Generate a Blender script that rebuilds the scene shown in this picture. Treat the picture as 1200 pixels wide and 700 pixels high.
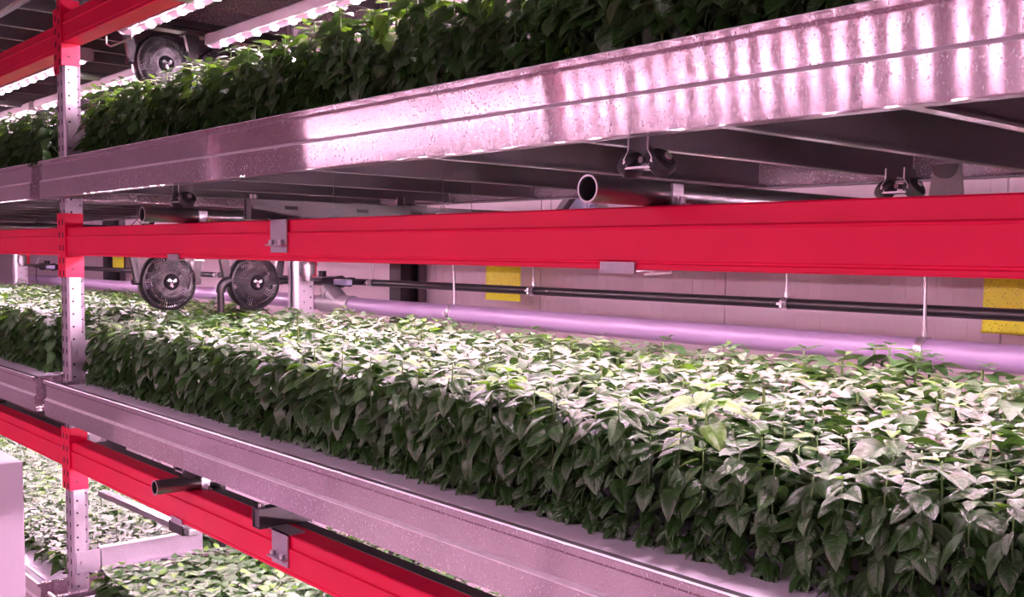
import bpy, bmesh, math, random
import numpy as np
from mathutils import Matrix, Vector
for _o in list(bpy.data.objects): bpy.data.objects.remove(_o)
SC = bpy.context.scene; COL = SC.collection
PI = math.pi; H = 2.0                      # camera height above the floor; rack: X along the aisle, Y into the rack

# ------------------------------------------------------------------ camera, world, exposure
cam = bpy.data.cameras.new('camera'); cam_o = bpy.data.objects.new('camera', cam); COL.objects.link(cam_o)
cam.sensor_width = 36; cam.lens = 36 * 1226 / 1200; cam.shift_y = 0.040; cam.clip_start = 0.02; cam.clip_end = 60
_R = Matrix(((0.651, -0.068, 0.756), (0.759, 0.041, -0.650), (0.014, 0.997, 0.079)))
cam_o.matrix_world = Matrix.Translation((0, 0, H)) @ _R.to_quaternion().to_matrix().to_4x4()
SC.camera = cam_o
w = bpy.data.worlds.new('hall_air'); SC.world = w; w.use_nodes = True
w.node_tree.nodes['Background'].inputs[0].default_value = (0.62, 0.45, 0.55, 1)
w.node_tree.nodes['Background'].inputs[1].default_value = 0.10
vs = SC.view_settings; vs.view_transform = 'Standard'; vs.look = 'None'; vs.exposure = 0.0; vs.gamma = 1.0; vs.use_curve_mapping = False
LED_POWER = 640.0; LENS_POWER = 0.55
LED_COL = (1.0, 0.64, 0.85, 1); LENS_COL = (1.0, 0.46, 0.72, 1)

# ------------------------------------------------------------------ materials
def _nt(name):
    m = bpy.data.materials.new(name); m.use_nodes = True
    nt = m.node_tree; b = nt.nodes['Principled BSDF']
    return m, nt, b
def _n(nt, t, **kw):
    n = nt.nodes.new(t)
    for k, v in kw.items():
        if hasattr(n, k): setattr(n, k, v)
        else: n.inputs[k.replace('_', ' ')].default_value = v
    return n
def math_n(nt, op, a, b=None):
    n = nt.nodes.new('ShaderNodeMath'); n.operation = op
    for i, v in enumerate((a, b)):
        if v is None: continue
        if isinstance(v, (int, float)): n.inputs[i].default_value = v
        else: nt.links.new(v, n.inputs[i])
    return n.outputs[0]
def ramp(nt, fac, stops):
    r = nt.nodes.new('ShaderNodeValToRGB'); el = r.color_ramp.elements
    while len(el) < len(stops): el.new(0.5)
    for e, (p, c) in zip(el, stops): e.position = p; e.color = c if len(c) == 4 else (*c, 1)
    nt.links.new(fac, r.inputs[0]); return r.outputs[0]
def paint(name, col, rough=0.45, metal=0.0, var=0.08, scale=9.0, bump=0.0, bscale=80.0, coat=0.0, spec=0.5):
    m, nt, b = _nt(name); L = nt.links
    tc = _n(nt, 'ShaderNodeTexCoord'); ns = _n(nt, 'ShaderNodeTexNoise', Scale=scale, Detail=4.0)
    L.new(tc.outputs['Object'], ns.inputs['Vector'])
    lo = tuple(c * (1 - var) for c in col); hi = tuple(min(1, c * (1 + var)) for c in col)
    L.new(ramp(nt, ns.outputs['Fac'], [(0.3, lo), (0.7, hi)]), b.inputs['Base Color'])
    b.inputs['Roughness'].default_value = rough; b.inputs['Metallic'].default_value = metal
    b.inputs['Coat Weight'].default_value = coat; b.inputs['Specular IOR Level'].default_value = spec
    if bump:
        n2 = _n(nt, 'ShaderNodeTexNoise', Scale=bscale, Detail=3.0); L.new(tc.outputs['Object'], n2.inputs['Vector'])
        bp = _n(nt, 'ShaderNodeBump', Strength=bump, Distance=0.002); L.new(n2.outputs['Fac'], bp.inputs['Height'])
        L.new(bp.outputs[0], b.inputs['Normal'])
    return m
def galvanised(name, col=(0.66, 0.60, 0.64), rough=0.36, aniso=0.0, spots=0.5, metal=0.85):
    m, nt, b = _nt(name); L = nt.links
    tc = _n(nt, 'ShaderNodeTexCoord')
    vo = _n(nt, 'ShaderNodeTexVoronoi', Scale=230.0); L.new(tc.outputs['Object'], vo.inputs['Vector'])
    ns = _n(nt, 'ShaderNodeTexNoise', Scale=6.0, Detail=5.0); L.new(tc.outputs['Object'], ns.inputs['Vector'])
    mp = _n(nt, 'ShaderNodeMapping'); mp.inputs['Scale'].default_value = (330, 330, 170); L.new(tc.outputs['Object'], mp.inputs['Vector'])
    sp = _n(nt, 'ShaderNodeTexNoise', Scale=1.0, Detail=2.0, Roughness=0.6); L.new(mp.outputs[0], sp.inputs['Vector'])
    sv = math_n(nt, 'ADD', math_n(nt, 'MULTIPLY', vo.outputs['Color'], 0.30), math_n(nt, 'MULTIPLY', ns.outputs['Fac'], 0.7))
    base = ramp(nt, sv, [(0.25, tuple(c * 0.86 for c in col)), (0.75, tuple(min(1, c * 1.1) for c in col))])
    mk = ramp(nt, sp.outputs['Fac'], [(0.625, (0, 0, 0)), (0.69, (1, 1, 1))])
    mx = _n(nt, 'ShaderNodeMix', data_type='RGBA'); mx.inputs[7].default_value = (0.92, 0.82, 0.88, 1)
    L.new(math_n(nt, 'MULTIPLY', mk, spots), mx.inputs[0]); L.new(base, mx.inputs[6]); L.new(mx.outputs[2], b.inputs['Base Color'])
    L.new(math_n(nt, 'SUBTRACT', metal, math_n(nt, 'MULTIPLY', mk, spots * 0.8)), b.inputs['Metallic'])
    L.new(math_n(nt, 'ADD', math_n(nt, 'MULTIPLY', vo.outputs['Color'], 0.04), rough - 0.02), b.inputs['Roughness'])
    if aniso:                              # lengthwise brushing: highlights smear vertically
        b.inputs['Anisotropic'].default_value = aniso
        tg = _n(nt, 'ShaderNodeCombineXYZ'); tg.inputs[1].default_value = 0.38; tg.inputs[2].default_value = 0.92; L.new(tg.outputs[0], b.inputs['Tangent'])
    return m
def emis(name, col, s):
    m, nt, b = _nt(name); b.inputs['Base Color'].default_value = (0.16, 0.10, 0.13, 1)
    b.inputs['Emission Color'].default_value = col; b.inputs['Emission Strength'].default_value = s
    return m
def leaf_mat(name, top, under, rough=0.42, trans=0.14, sheen=0.07):
    m, nt, b = _nt(name); L = nt.links
    uv = _n(nt, 'ShaderNodeUVMap'); sep = _n(nt, 'ShaderNodeSeparateXYZ'); L.new(uv.outputs[0], sep.inputs[0])
    a = math_n(nt, 'MULTIPLY', math_n(nt, 'ABSOLUTE', math_n(nt, 'SUBTRACT', sep.outputs[1], 0.5)), 2.0)
    ph = math_n(nt, 'MULTIPLY', math_n(nt, 'SUBTRACT', sep.outputs[0], math_n(nt, 'MULTIPLY', a, 0.26)), 2 * PI * 6.0)
    lat = math_n(nt, 'POWER', math_n(nt, 'MULTIPLY', math_n(nt, 'ADD', math_n(nt, 'COSINE', ph), 1.0), 0.5), 5.0)
    mid = math_n(nt, 'SUBTRACT', 1.0, math_n(nt, 'MINIMUM', math_n(nt, 'MULTIPLY', a, 9.0), 1.0))
    vein = math_n(nt, 'MAXIMUM', math_n(nt, 'MULTIPLY', lat, 0.7), mid)
    geo = _n(nt, 'ShaderNodeNewGeometry')
    ns = _n(nt, 'ShaderNodeTexNoise', Scale=16.0, Detail=2.0); L.new(geo.outputs['Position'], ns.inputs['Vector'])
    c1 = ramp(nt, ns.outputs['Fac'], [(0.3, tuple(c * 0.66 for c in top)), (0.7, tuple(c * 1.35 for c in top))])
    mv = _n(nt, 'ShaderNodeMix', data_type='RGBA'); mv.inputs[7].default_value = (*[min(1, c * 1.9) for c in top], 1)
    L.new(math_n(nt, 'MULTIPLY', vein, 0.35), mv.inputs[0]); L.new(c1, mv.inputs[6])
    mb = _n(nt, 'ShaderNodeMix', data_type='RGBA'); mb.inputs[7].default_value = (*under, 1)
    L.new(geo.outputs['Backfacing'], mb.inputs[0]); L.new(mv.outputs[2], mb.inputs[6])
    L.new(mb.outputs[2], b.inputs['Base Color'])
    b.inputs['Roughness'].default_value = rough; b.inputs['Specular IOR Level'].default_value = 0.75
    b.inputs['Coat Weight'].default_value = 0.45; b.inputs['Coat Roughness'].default_value = 0.42
    b.inputs['Sheen Weight'].default_value = sheen; b.inputs['Sheen Roughness'].default_value = 0.35; b.inputs['Sheen Tint'].default_value = (1, 0.96, 1, 1)
    bp = _n(nt, 'ShaderNodeBump', Strength=0.55, Distance=0.0016); bp.invert = True
    L.new(vein, bp.inputs['Height']); L.new(bp.outputs[0], b.inputs['Normal'])
    tr = _n(nt, 'ShaderNodeBsdfTranslucent'); tr.inputs[0].default_value = (top[0] * 1.9 + .03, top[1] * 1.9 + 0.05, top[2], 1)
    mx = _n(nt, 'ShaderNodeMixShader'); mx.inputs[0].default_value = trans
    L.new(b.outputs[0], mx.inputs[1]); L.new(tr.outputs[0], mx.inputs[2])
    L.new(mx.outputs[0], nt.nodes['Material Output'].inputs[0])
    return m
M = dict(
    red=paint('red_enamel', (0.80, 0.005, 0.062), 0.40, var=0.05, scale=5, bump=0.05, bscale=60, coat=0.0, spec=0.3),
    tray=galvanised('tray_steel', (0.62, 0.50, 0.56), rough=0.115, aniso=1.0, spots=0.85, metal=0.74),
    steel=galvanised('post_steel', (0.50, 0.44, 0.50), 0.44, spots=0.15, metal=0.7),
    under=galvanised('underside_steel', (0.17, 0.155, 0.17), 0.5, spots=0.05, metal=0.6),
    bright=paint('zinc_bright', (0.72, 0.68, 0.72), 0.28, metal=0.9),
    darksteel=paint('dark_steel', (0.16, 0.14, 0.15), 0.38, metal=0.7),
    pipe=galvanised('rail_steel', (0.24, 0.23, 0.235), 0.32, spots=0.05, metal=0.9),
    black=paint('black_plastic', (0.010, 0.009, 0.011), 0.40, var=0.2),
    bead=paint('zinc_highlight', (0.86, 0.76, 0.82), 0.40, metal=0.15, var=0.10, scale=30),  # paler zinc: the light that tray edges catch, put into the colour
    railtube=galvanised('rail_tube_steel', (0.11, 0.105, 0.105), 0.42, spots=0.03, metal=0.7),
    bladeblack=paint('matt_black', (0.004, 0.004, 0.005), 0.7, spec=0.10),
    bore=paint('pipe_bore', (0.02, 0.018, 0.02), 0.7),
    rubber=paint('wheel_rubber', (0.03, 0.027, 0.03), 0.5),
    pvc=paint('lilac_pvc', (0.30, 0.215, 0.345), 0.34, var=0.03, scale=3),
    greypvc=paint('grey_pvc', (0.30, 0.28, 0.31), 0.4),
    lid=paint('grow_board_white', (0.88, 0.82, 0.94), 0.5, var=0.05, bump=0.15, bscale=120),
    hole=paint('hole_dark', (0.02, 0.02, 0.02), 0.8),
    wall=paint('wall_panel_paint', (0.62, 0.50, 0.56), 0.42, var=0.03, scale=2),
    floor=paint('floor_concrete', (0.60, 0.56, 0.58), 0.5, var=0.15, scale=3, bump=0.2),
    ceil=paint('ceiling_paint', (0.16, 0.15, 0.16), 0.7),
    yellow=None,
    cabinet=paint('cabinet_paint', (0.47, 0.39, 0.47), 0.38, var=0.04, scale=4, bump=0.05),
    lamp=paint('lamp_housing', (0.34, 0.28, 0.31), 0.35, metal=0.3),
    wire=paint('white_wire', (0.82, 0.80, 0.82), 0.4),
    handle=paint('pale_blue_plastic', (0.46, 0.46, 0.66), 0.35),
    stem=paint('stem_green', (0.10, 0.19, 0.045), 0.5, var=0.2),
    leaf=leaf_mat('basil_leaf', (0.026, 0.092, 0.014), (0.08, 0.15, 0.06)),
    young=leaf_mat('basil_young_leaf', (0.105, 0.245, 0.028), (0.16, 0.30, 0.07), trans=0.32),
    led=emis('led_point', LED_COL, LED_POWER), lens=emis('led_lens', LENS_COL, LENS_POWER),
)
def trap_mat():
    m, nt, b = _nt('sticky_yellow'); L = nt.links
    tc = _n(nt, 'ShaderNodeTexCoord'); ns = _n(nt, 'ShaderNodeTexNoise', Scale=210.0, Detail=2.0); L.new(tc.outputs['Object'], ns.inputs['Vector'])
    L.new(ramp(nt, ns.outputs['Fac'], [(0.30, (0.12, 0.10, 0.02)), (0.37, (0.92, 0.97, 0.03))]), b.inputs['Base Color'])
    b.inputs['Roughness'].default_value = 0.35; return m
M['yellow'] = trap_mat()

# ------------------------------------------------------------------ mesh builder and scene helpers
class MB:
    def __init__(self): self.v = []; self.f = []; self.mi = []; self.cur = 0
    def mat(self, i): self.cur = i; return self
    def _add(self, vs, fs):
        o = len(self.v); self.v += [tuple(p) for p in vs]
        self.f += [tuple(i + o for i in q) for q in fs]; self.mi += [self.cur] * len(fs)
        return self
    def box(self, a, b, c=0.0):
        x0, y0, z0 = [min(p, q) for p, q in zip(a, b)]; x1, y1, z1 = [max(p, q) for p, q in zip(a, b)]
        if c:
            bm = bmesh.new(); bmesh.ops.create_cube(bm, size=1)
            for v in bm.verts: v.co = ((x0 + x1) / 2 + v.co.x * (x1 - x0), (y0 + y1) / 2 + v.co.y * (y1 - y0), (z0 + z1) / 2 + v.co.z * (z1 - z0))
            bmesh.ops.bevel(bm, geom=list(bm.edges), offset=c, segments=2, affect='EDGES', profile=0.5)
            bm.verts.index_update(); self._add([v.co.copy() for v in bm.verts], [[v.index for v in f.verts] for f in bm.faces]); bm.free(); return self
        return self._add([(x0, y0, z0), (x1, y0, z0), (x1, y1, z0), (x0, y1, z0), (x0, y0, z1), (x1, y0, z1), (x1, y1, z1), (x0, y1, z1)],
                         [(0, 3, 2, 1), (4, 5, 6, 7), (0, 1, 5, 4), (1, 2, 6, 5), (2, 3, 7, 6), (3, 0, 4, 7)])
    def prof(self, pts, x0, x1, axis='X', closed=True):
        # extrude a (p, q) outline: axis X -> (Y, Z); axis Y -> (X, Z); axis Z -> (X, Y)
        def P(t, p): return {'X': (t, p[0], p[1]), 'Y': (p[0], t, p[1]), 'Z': (p[0], p[1], t)}[axis]
        n = len(pts); vs = [P(x0, p) for p in pts] + [P(x1, p) for p in pts]
        fs = [(i, (i + 1) % n, n + (i + 1) % n, n + i) for i in range(n if closed else n - 1)]
        if closed: fs += [tuple(range(n))[::-1], tuple(range(n, 2 * n))]
        return self._add(vs, fs)
    def tube(self, pts, r, n=8, cap=True, r2=None):
        pts = [Vector(p) for p in pts]; rings = []
        for i, p in enumerate(pts):
            d = (pts[min(i + 1, len(pts) - 1)] - pts[max(i - 1, 0)]).normalized()
            u = d.orthogonal().normalized() if i == 0 else (u - d * u.dot(d)).normalized()
            s = d.cross(u); rr = r if r2 is None else r + (r2 - r) * i / (len(pts) - 1)
            rings.append([p + (u * math.cos(2 * PI * k / n) + s * math.sin(2 * PI * k / n)) * rr for k in range(n)])
        vs = [q for R in rings for q in R]; fs = []
        for i in range(len(rings) - 1):
            for k in range(n): fs.append((i * n + k, i * n + (k + 1) % n, (i + 1) * n + (k + 1) % n, (i + 1) * n + k))
        if cap: fs += [tuple(range(n))[::-1], tuple(range((len(rings) - 1) * n, len(rings) * n))]
        return self._add(vs, fs)
    def hollow(self, a, b, r, t, n=24):
        a, b = Vector(a), Vector(b); d = (b - a).normalized(); u = d.orthogonal().normalized(); s = d.cross(u)
        ring = lambda p, rr: [p + (u * math.cos(2 * PI * k / n) + s * math.sin(2 * PI * k / n)) * rr for k in range(n)]
        vs = ring(a, r) + ring(b, r) + ring(b, r - t) + ring(a, r - t); fs = []
        for j in range(4):
            for k in range(n): fs.append((j * n + k, j * n + (k + 1) % n, ((j + 1) % 4) * n + (k + 1) % n, ((j + 1) % 4) * n + k))
        return self._add(vs, fs)
    def lathe(self, prof, c, axis, n=24):
        c = Vector(c); d = Vector(axis).normalized(); u = d.orthogonal().normalized(); s = d.cross(u); m = len(prof)
        vs = [c + d * h + (u * math.cos(2 * PI * k / n) + s * math.sin(2 * PI * k / n)) * r for k in range(n) for r, h in prof]; fs = []
        for k in range(n):
            for j in range(m - 1): fs.append((k * m + j, ((k + 1) % n) * m + j, ((k + 1) % n) * m + j + 1, k * m + j + 1))
        return self._add(vs, fs)
    def build(self, name, mats, parent=None, smooth=False, off=None):
        o3 = Vector(off) if off is not None else Vector((0, 0, 0))
        me = bpy.data.meshes.new(name); me.from_pydata([tuple(Vector(v) - o3) for v in self.v], [], self.f)
        for m in (mats if isinstance(mats, (list, tuple)) else [mats]): me.materials.append(m)
        me.polygons.foreach_set('material_index', self.mi)
        bm = bmesh.new(); bm.from_mesh(me); bmesh.ops.recalc_face_normals(bm, faces=bm.faces); bm.to_mesh(me); bm.free()
        if smooth: me.shade_smooth(); me.set_sharp_from_angle(angle=math.radians(40))
        ob = bpy.data.objects.new(name, me); COL.objects.link(ob)
        if parent is not None: ob.parent = parent
        elif off is not None: ob.location = o3
        return ob
def tag(o, label=None, cat=None, group=None, kind=None):
    for k, v in (('label', label), ('category', cat), ('group', group), ('kind', kind)):
        if v: o[k] = v
    return o
def thing(name, loc, label, cat, group=None):
    o = bpy.data.objects.new(name, None); COL.objects.link(o); o.location = loc; o.empty_display_size = 0.05
    return tag(o, label, cat, group)
def dup(root, loc, label=None, group=None):
    r = root.copy(); COL.objects.link(r); r.location = loc
    if label: r['label'] = label
    if group: r['group'] = group
    def rec(src, dst):
        for ch in src.children:
            c = ch.copy(); COL.objects.link(c); c.parent = dst; rec(ch, c)
    rec(root, r); return r

# levels: beam undersides (right-hand bay) and bay shift
LEV = {'base': H - 1.72, 'low': H - 0.87, 'mid': H - 0.02, 'top': H + 0.80}
BAY = 4.36; PX = -4.30; PY = 1.358         # post centre X, post front Y

# ------------------------------------------------------------------ setting
def struct(name, bm, m): return tag(bm.build(name, m), kind='structure')
struct('floor', MB().box((-13, -4.2, -0.1), (3.2, 3.36, 0)), M['floor'])
struct('ceiling', MB().box((-13, -4.2, 4.1), (3.2, 3.36, 4.2)), M['ceil'])
wb = struct('wall_back', MB().box((-13, 3.36, 0), (3.2, 3.46, 4.1)), M['wall'])
struct('wall_left', MB().box((-13.1, -4.2, 0), (-13, 3.36, 4.1)), M['wall'])
struct('wall_right', MB().box((3.2, -4.2, 0), (3.3, 3.36, 4.1)), M['wall'])
struct('wall_front', MB().box((-13, -4.3, 0), (3.2, -4.2, 4.1)), M['wall'])
RIB = 0.0545; NR = 20; PW = RIB * NR
pan = MB()
pts = []
for i in range(NR):
    x = i * RIB; d = 0.008 if i == 0 else 0.0009
    pts += [(x, d), (x + 0.004, 0.0)] if i == 0 else [(x - 0.0015, 0.0), (x, -d + 2 * d), (x + 0.0015, 0.0)]
pts += [(PW - 0.004, 0.0), (PW, 0.010)]
pan.prof([(p[0], 3.34 + p[1]) for p in pts] + [(PW, 3.36), (0, 3.36)], 0.0, 4.1, 'Z')
first = None
for k in range(13):
    if first is None: first = pan.build('wall_panel', M['wall'], wb); o = first
    else: o = first.copy(); COL.objects.link(o); o.parent = wb
    o.location = (-12.4 + k * PW, 0, 0)

# black wall columns
def wall_column(x, label):
    b = MB().box((x - 0.055, 3.20, 0), (x + 0.055, 3.335, 4.1), 0.004)
    o = tag(b.build('wall_column', M['black'], off=(x, 3.27, 0)), label, 'column', 'black columns against the back wall')
    c = MB().box((x + 0.085, 3.29, 0.4), (x + 0.10, 3.335, 3.9)); c.box((x - 0.135, 3.29, 0.4), (x - 0.125, 3.335, 3.9))
    cc = c.build('cable_conduit', M['darksteel'], o, off=(x, 3.27, 0))
wall_column(-4.69, 'black steel column behind the black pipe, just right of the rear rack post')
wall_column(-9.05, 'far black steel column behind the left bay, beside the smallest yellow trap')

# ------------------------------------------------------------------ rack frames and beams
def post(bm_st, bm_hole, bm_red, x0, y0, depth, flip=1):
    """one upright: x0..x0+0.082, front at y0, going flip*depth"""
    x1 = x0 + 0.082; y1 = y0 + flip * depth; c = 0.008
    t = 0.004
    for z0, z1 in ((0.0, 3.55),):
        out = [(x0 + c, y0), (x1 - c, y0), (x1, y0 + flip * c), (x1, y0 + flip * (depth - 0.016)), (x1 - 0.012, y1), (x1 - 0.03, y1), (x1 - 0.03, y1 - flip * t), (x1 - 0.014, y1 - flip * t),
               (x1 - t, y0 + flip * (depth - 0.018)), (x1 - t, y0 + flip * (c + t)), (x1 - c, y0 + flip * t), (x0 + c, y0 + flip * t), (x0 + t, y0 + flip * (c + t)), (x0 + t, y0 + flip * (depth - 0.018)),
               (x0 + 0.014, y1 - flip * t), (x0 + 0.03, y1 - flip * t), (x0 + 0.03, y1), (x0 + 0.012, y1), (x0, y0 + flip * (depth - 0.016)), (x0, y0 + flip * c)]
        bm_st.prof(out, z0, z1, 'Z')
    z = 0.35
    while z < 3.4:
        for xx in (x0 + 0.020, x0 + 0.062):
            bm_hole.box((xx - 0.005, y0 - flip * 0.0008, z - 0.011), (xx + 0.005, y0 + flip * 0.002, z + 0.011))
        for yy in (y0 + flip * 0.0205,):
            bm_hole.tube([(x1 - 0.002, yy, z), (x1 + 0.0008, yy, z)], 0.0045, 8)
            bm_hole.tube([(x1 - 0.002, y0 + flip * 0.054, z - 0.022), (x1 + 0.0008, y0 + flip * 0.054, z - 0.022)], 0.0035, 6)
        z += 0.05
def upright_frame(x, label, fy=PY, by=2.46, group=None):
    x0 = x - 0.041; f = thing('upright_frame', (x, fy, 0), label, 'rack upright', group); L = f.location
    st, ho, rd = MB(), MB(), MB(); post(st, ho, rd, x0, fy, 0.068, 1); p = st.build('front_post', M['steel'], f, off=L); h = ho.build('slot_holes', M['hole'], p, off=L)
    st, ho, rd = MB(), MB(), MB(); post(st, ho, rd, x0, by, 0.098, -1); p = st.build('rear_post', M['steel'], f, off=L); h = ho.build('slot_holes', M['hole'], p, off=L)
    for z in (H - 1.30, H - 0.445, H + 0.40, H + 1.25):
        b = MB().prof([(x + 0.004, z), (x + 0.040, z), (x + 0.040, z + 0.004), (x + 0.008, z + 0.004), (x + 0.008, z + 0.088), (x + 0.040, z + 0.088), (x + 0.040, z + 0.092), (x + 0.004, z + 0.092)], fy + 0.11, by - 0.54, 'Y')
        b.build('brace', M['steel'], f, off=L)
        g = MB().box((x0 + 0.082, fy + 0.012, z + 0.002), (x0 + 0.086, fy + 0.115, z + 0.090)); g.box((x + 0.004, fy + 0.108, z + 0.002), (x0 + 0.086, fy + 0.112, z + 0.09))
        g.tube([(x0 + 0.085, fy + 0.035, z + 0.045), (x0 + 0.093, fy + 0.035, z + 0.045)], 0.008, 6)
        g.build('gusset_plate', M['steel'], f, off=L)
    for s in (-1, 1):
        fp = MB().box((x0 - 0.03, (fy + 0.034 if s < 0 else by - 0.05) - 0.07, 0.0), (x0 + 0.112, (fy + 0.034 if s < 0 else by - 0.05) + 0.07, 0.012)); fp.build('foot_plate', M['steel'], f, off=L)
    return f
fr = upright_frame(PX, 'galvanised perforated rack upright between the two bays, red beam ends hooked in')
dup(fr, (PX + BAY, PY, 0), 'galvanised rack upright at the near end of the right-hand bay, beyond the frame')
dup(fr, (PX - BAY, PY, 0), 'far galvanised rack upright at the left end of the left-hand bay')

BH = 0.11
def beam(x0, x1, y, z, label, flip=1, cat='rack beam', group=None, depth=0.075):
    t = thing('rack_beam', ((x0 + x1) / 2, y, z), label, cat, group); L = t.location; s = flip
    pr = [(0.003, 0), (0, 0.003), (0, 0.009), (0.0025, 0.011), (0.0025, 0.014), (0, 0.016), (0, 0.0695), (-0.0018, 0.0710), (-0.0022, 0.0730), (-0.0014, 0.0750), (0.004, 0.0770), (0.004, BH - 0.003), (0.007, BH), (depth - 0.003, BH), (depth, BH - 0.003), (depth, 0.003), (depth - 0.003, 0)]
    MB().prof([(y + s * p, z + q) for p, q in pr], x0, x1, 'X').build('beam_body', M['red'], t, off=L)
    for xe, sg in ((x0, -1), (x1, 1)):      # hooked end connector: side plate and a lip round the post front
        c = MB().box((xe, y - s * 0.003, z - 0.085), (xe - sg * 0.005, y + s * 0.064, z + 0.165))
        c.box((xe - sg * 0.005, y - s * 0.007, z - 0.085), (xe + sg * 0.040, y - s * 0.0025, z + 0.165))
        cc = c.build('end_connector', M['red'], t, off=L)
        h = MB()
        for q in range(5): h.box((xe + sg * 0.016, y - s * 0.0078, z - 0.07 + q * 0.05 - 0.011), (xe + sg * 0.026, y - s * 0.006, z - 0.07 + q * 0.05 + 0.011))
        h.tube([(xe + sg * 0.0002, y + s * 0.0205, z - 0.052), (xe - sg * 0.0058, y + s * 0.0205, z - 0.052)], 0.0045, 8)
        h.build('connector_holes', M['hole'], cc, off=L)
    return t
XR0, XR1 = PX + 0.0412, PX + BAY - 0.0412
XL0, XL1 = PX - BAY + 0.0412, PX - 0.0412
for key, nm in (('base', 'lowest'), ('low', 'lower'), ('mid', 'middle'), ('top', 'upper')):
    z = LEV[key]
    txt = {'base': 'near the floor', 'low': 'under the basil tray', 'mid': 'straight across the picture', 'top': 'at the top left corner'}[key]
    beam(XR0, XR1, PY, z, '%s red painted front beam of the right-hand bay, %s' % (nm, txt))
    zl = z - (0.03 if key == 'top' else 0)
    beam(XL0, XL1, PY, zl, '%s red painted front beam of the left-hand bay, left of the perforated post' % nm)
    beam(XR0, XR1, 2.46, z, '%s red rear beam of the right-hand bay, near the back wall' % nm, flip=-1)
    beam(XL0, XL1, 2.46, zl, '%s red rear beam of the left-hand bay, near the back wall' % nm, flip=-1)
# dark conduit behind the lower front beams
for xa, xb, lab in ((XR0 + .05, XR1 - .05, 'dark square conduit along the back of the lower right-hand red beam'), (XL0 + .05, XL1 - .05, 'dark square conduit along the back of the lower left-hand red beam')):
    z = LEV['low'] + BH; L = ((xa + xb) / 2, 1.465, z - .04)
    tag(MB().box((xa, 1.4345, z - 0.042), (xb, 1.478, z - 0.001), 0.003).build('cable_conduit', M['darksteel'], off=L), lab, 'conduit')

# ------------------------------------------------------------------ rails the trays roll on
def round_rail(x, yf, z, label):
    t = thing('round_rail', (x, yf, z), label, 'rail pipe', 'round rail pipes under the trays'); L = t.location; r = 0.023
    MB().hollow((x, yf, z + r), (x, 2.58, z + r), r, 0.0025, 28).build('pipe_tube', M['pipe'], t, True, off=L)
    MB().hollow((x, yf + 0.004, z + r), (x, 2.57, z + r), r - 0.0024, 0.001, 28).build('pipe_bore', M['bore'], t, True, off=L)
    MB().hollow((x, yf - 0.0008, z + r), (x, yf + 0.0004, z + r), r + 0.0003, 0.003, 28).build('cut_rim', M['bright'], t, off=L)
    c = MB().box((x - 0.095, PY - 0.006, z - BH - 0.004), (x - 0.012, PY - 0.002, z - BH + 0.013)); c.box((x - 0.095, PY - 0.006, z - BH - 0.007), (x - 0.012, PY + 0.08, z - BH - 0.0035))
    c.build('under_clip', M['steel'], t, off=L)
    MB().tube([(x - 0.010, PY + 0.02, z - BH - 0.008), (x + 0.05, PY + 0.02, z - BH - 0.003)], 0.003, 6).build('wire_tip', M['wire'], t, off=L)
    for yy in (PY + 0.062, 2.40):
        c = MB().box((x + 0.018, yy - 0.014, z), (x + 0.045, yy + 0.014, z + 0.006)); c.box((x + 0.020, yy - 0.014, z), (x + 0.026, yy + 0.014, z + 0.040)); c.tube([(x + 0.036, yy, z + .005), (x + 0.036, yy, z + 0.018)], 0.006, 6)
        c.build('pipe_clamp', M['bright'], t, off=L)
def square_rail(x, yf, z, label):
    t = thing('square_rail', (x, yf, z), label, 'rail tube', 'square rail tubes under the trays'); L = t.location; w_, h_, k = 0.021, 0.056, 0.003
    b = MB()
    for a, c in (((x - w_, z), (x - w_ + k, z + h_)), ((x + w_ - k, z), (x + w_, z + h_)), ((x - w_ + k, z), (x + w_ - k, z + k)), ((x - w_ + k, z + h_ - k), (x + w_ - k, z + h_))):
        b.box((a[0], yf, a[1]), (c[0], 2.56, c[1]))
    b.build('tube_body', M['railtube'], t, off=L)
    MB().box((x - w_ + k, yf + .004, z + k), (x + w_ - k, yf + 0.006, z + h_ - k)).build('tube_plug', M['darksteel'], t, off=L)
    for yy in (yf + 0.10, yf + 0.33, yf + 0.52): MB().box((x + w_, yy, z + 0.030), (x + w_ + 0.0008, yy + 0.04, z + 0.040)).build('slot', M['hole'], t, off=L)
    p = MB().box((x + 0.040, PY - 0.0055, z - 0.088), (x + 0.128, PY - 0.0015, z + 0.004)); p.box((x + 0.022, PY - 0.0055, z), (x + 0.128, PY + 0.05, z + 0.004))
    p.box((x + 0.040, PY - 0.022, z - 0.070), (x + 0.128, PY - 0.0055, z - 0.066))
    pl = p.build('clamp_plate', M['steel'], t, off=L)
    n = MB()
    for xx, yy, zz in ((x + 0.052, PY - 0.012, z - 0.066), (x + 0.105, PY - 0.012, z - 0.066)): n.tube([(xx, yy, zz), (xx, yy, zz + 0.012)], 0.006, 6)
    for yy in (yf + 0.012, yf + 0.024): n.tube([(x + 0.0, yy, z + h_), (x + 0.0, yy, z + h_ + 0.012)], 0.005, 6)
    n.build('bolt', M['bright'], pl, off=L)
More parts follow.
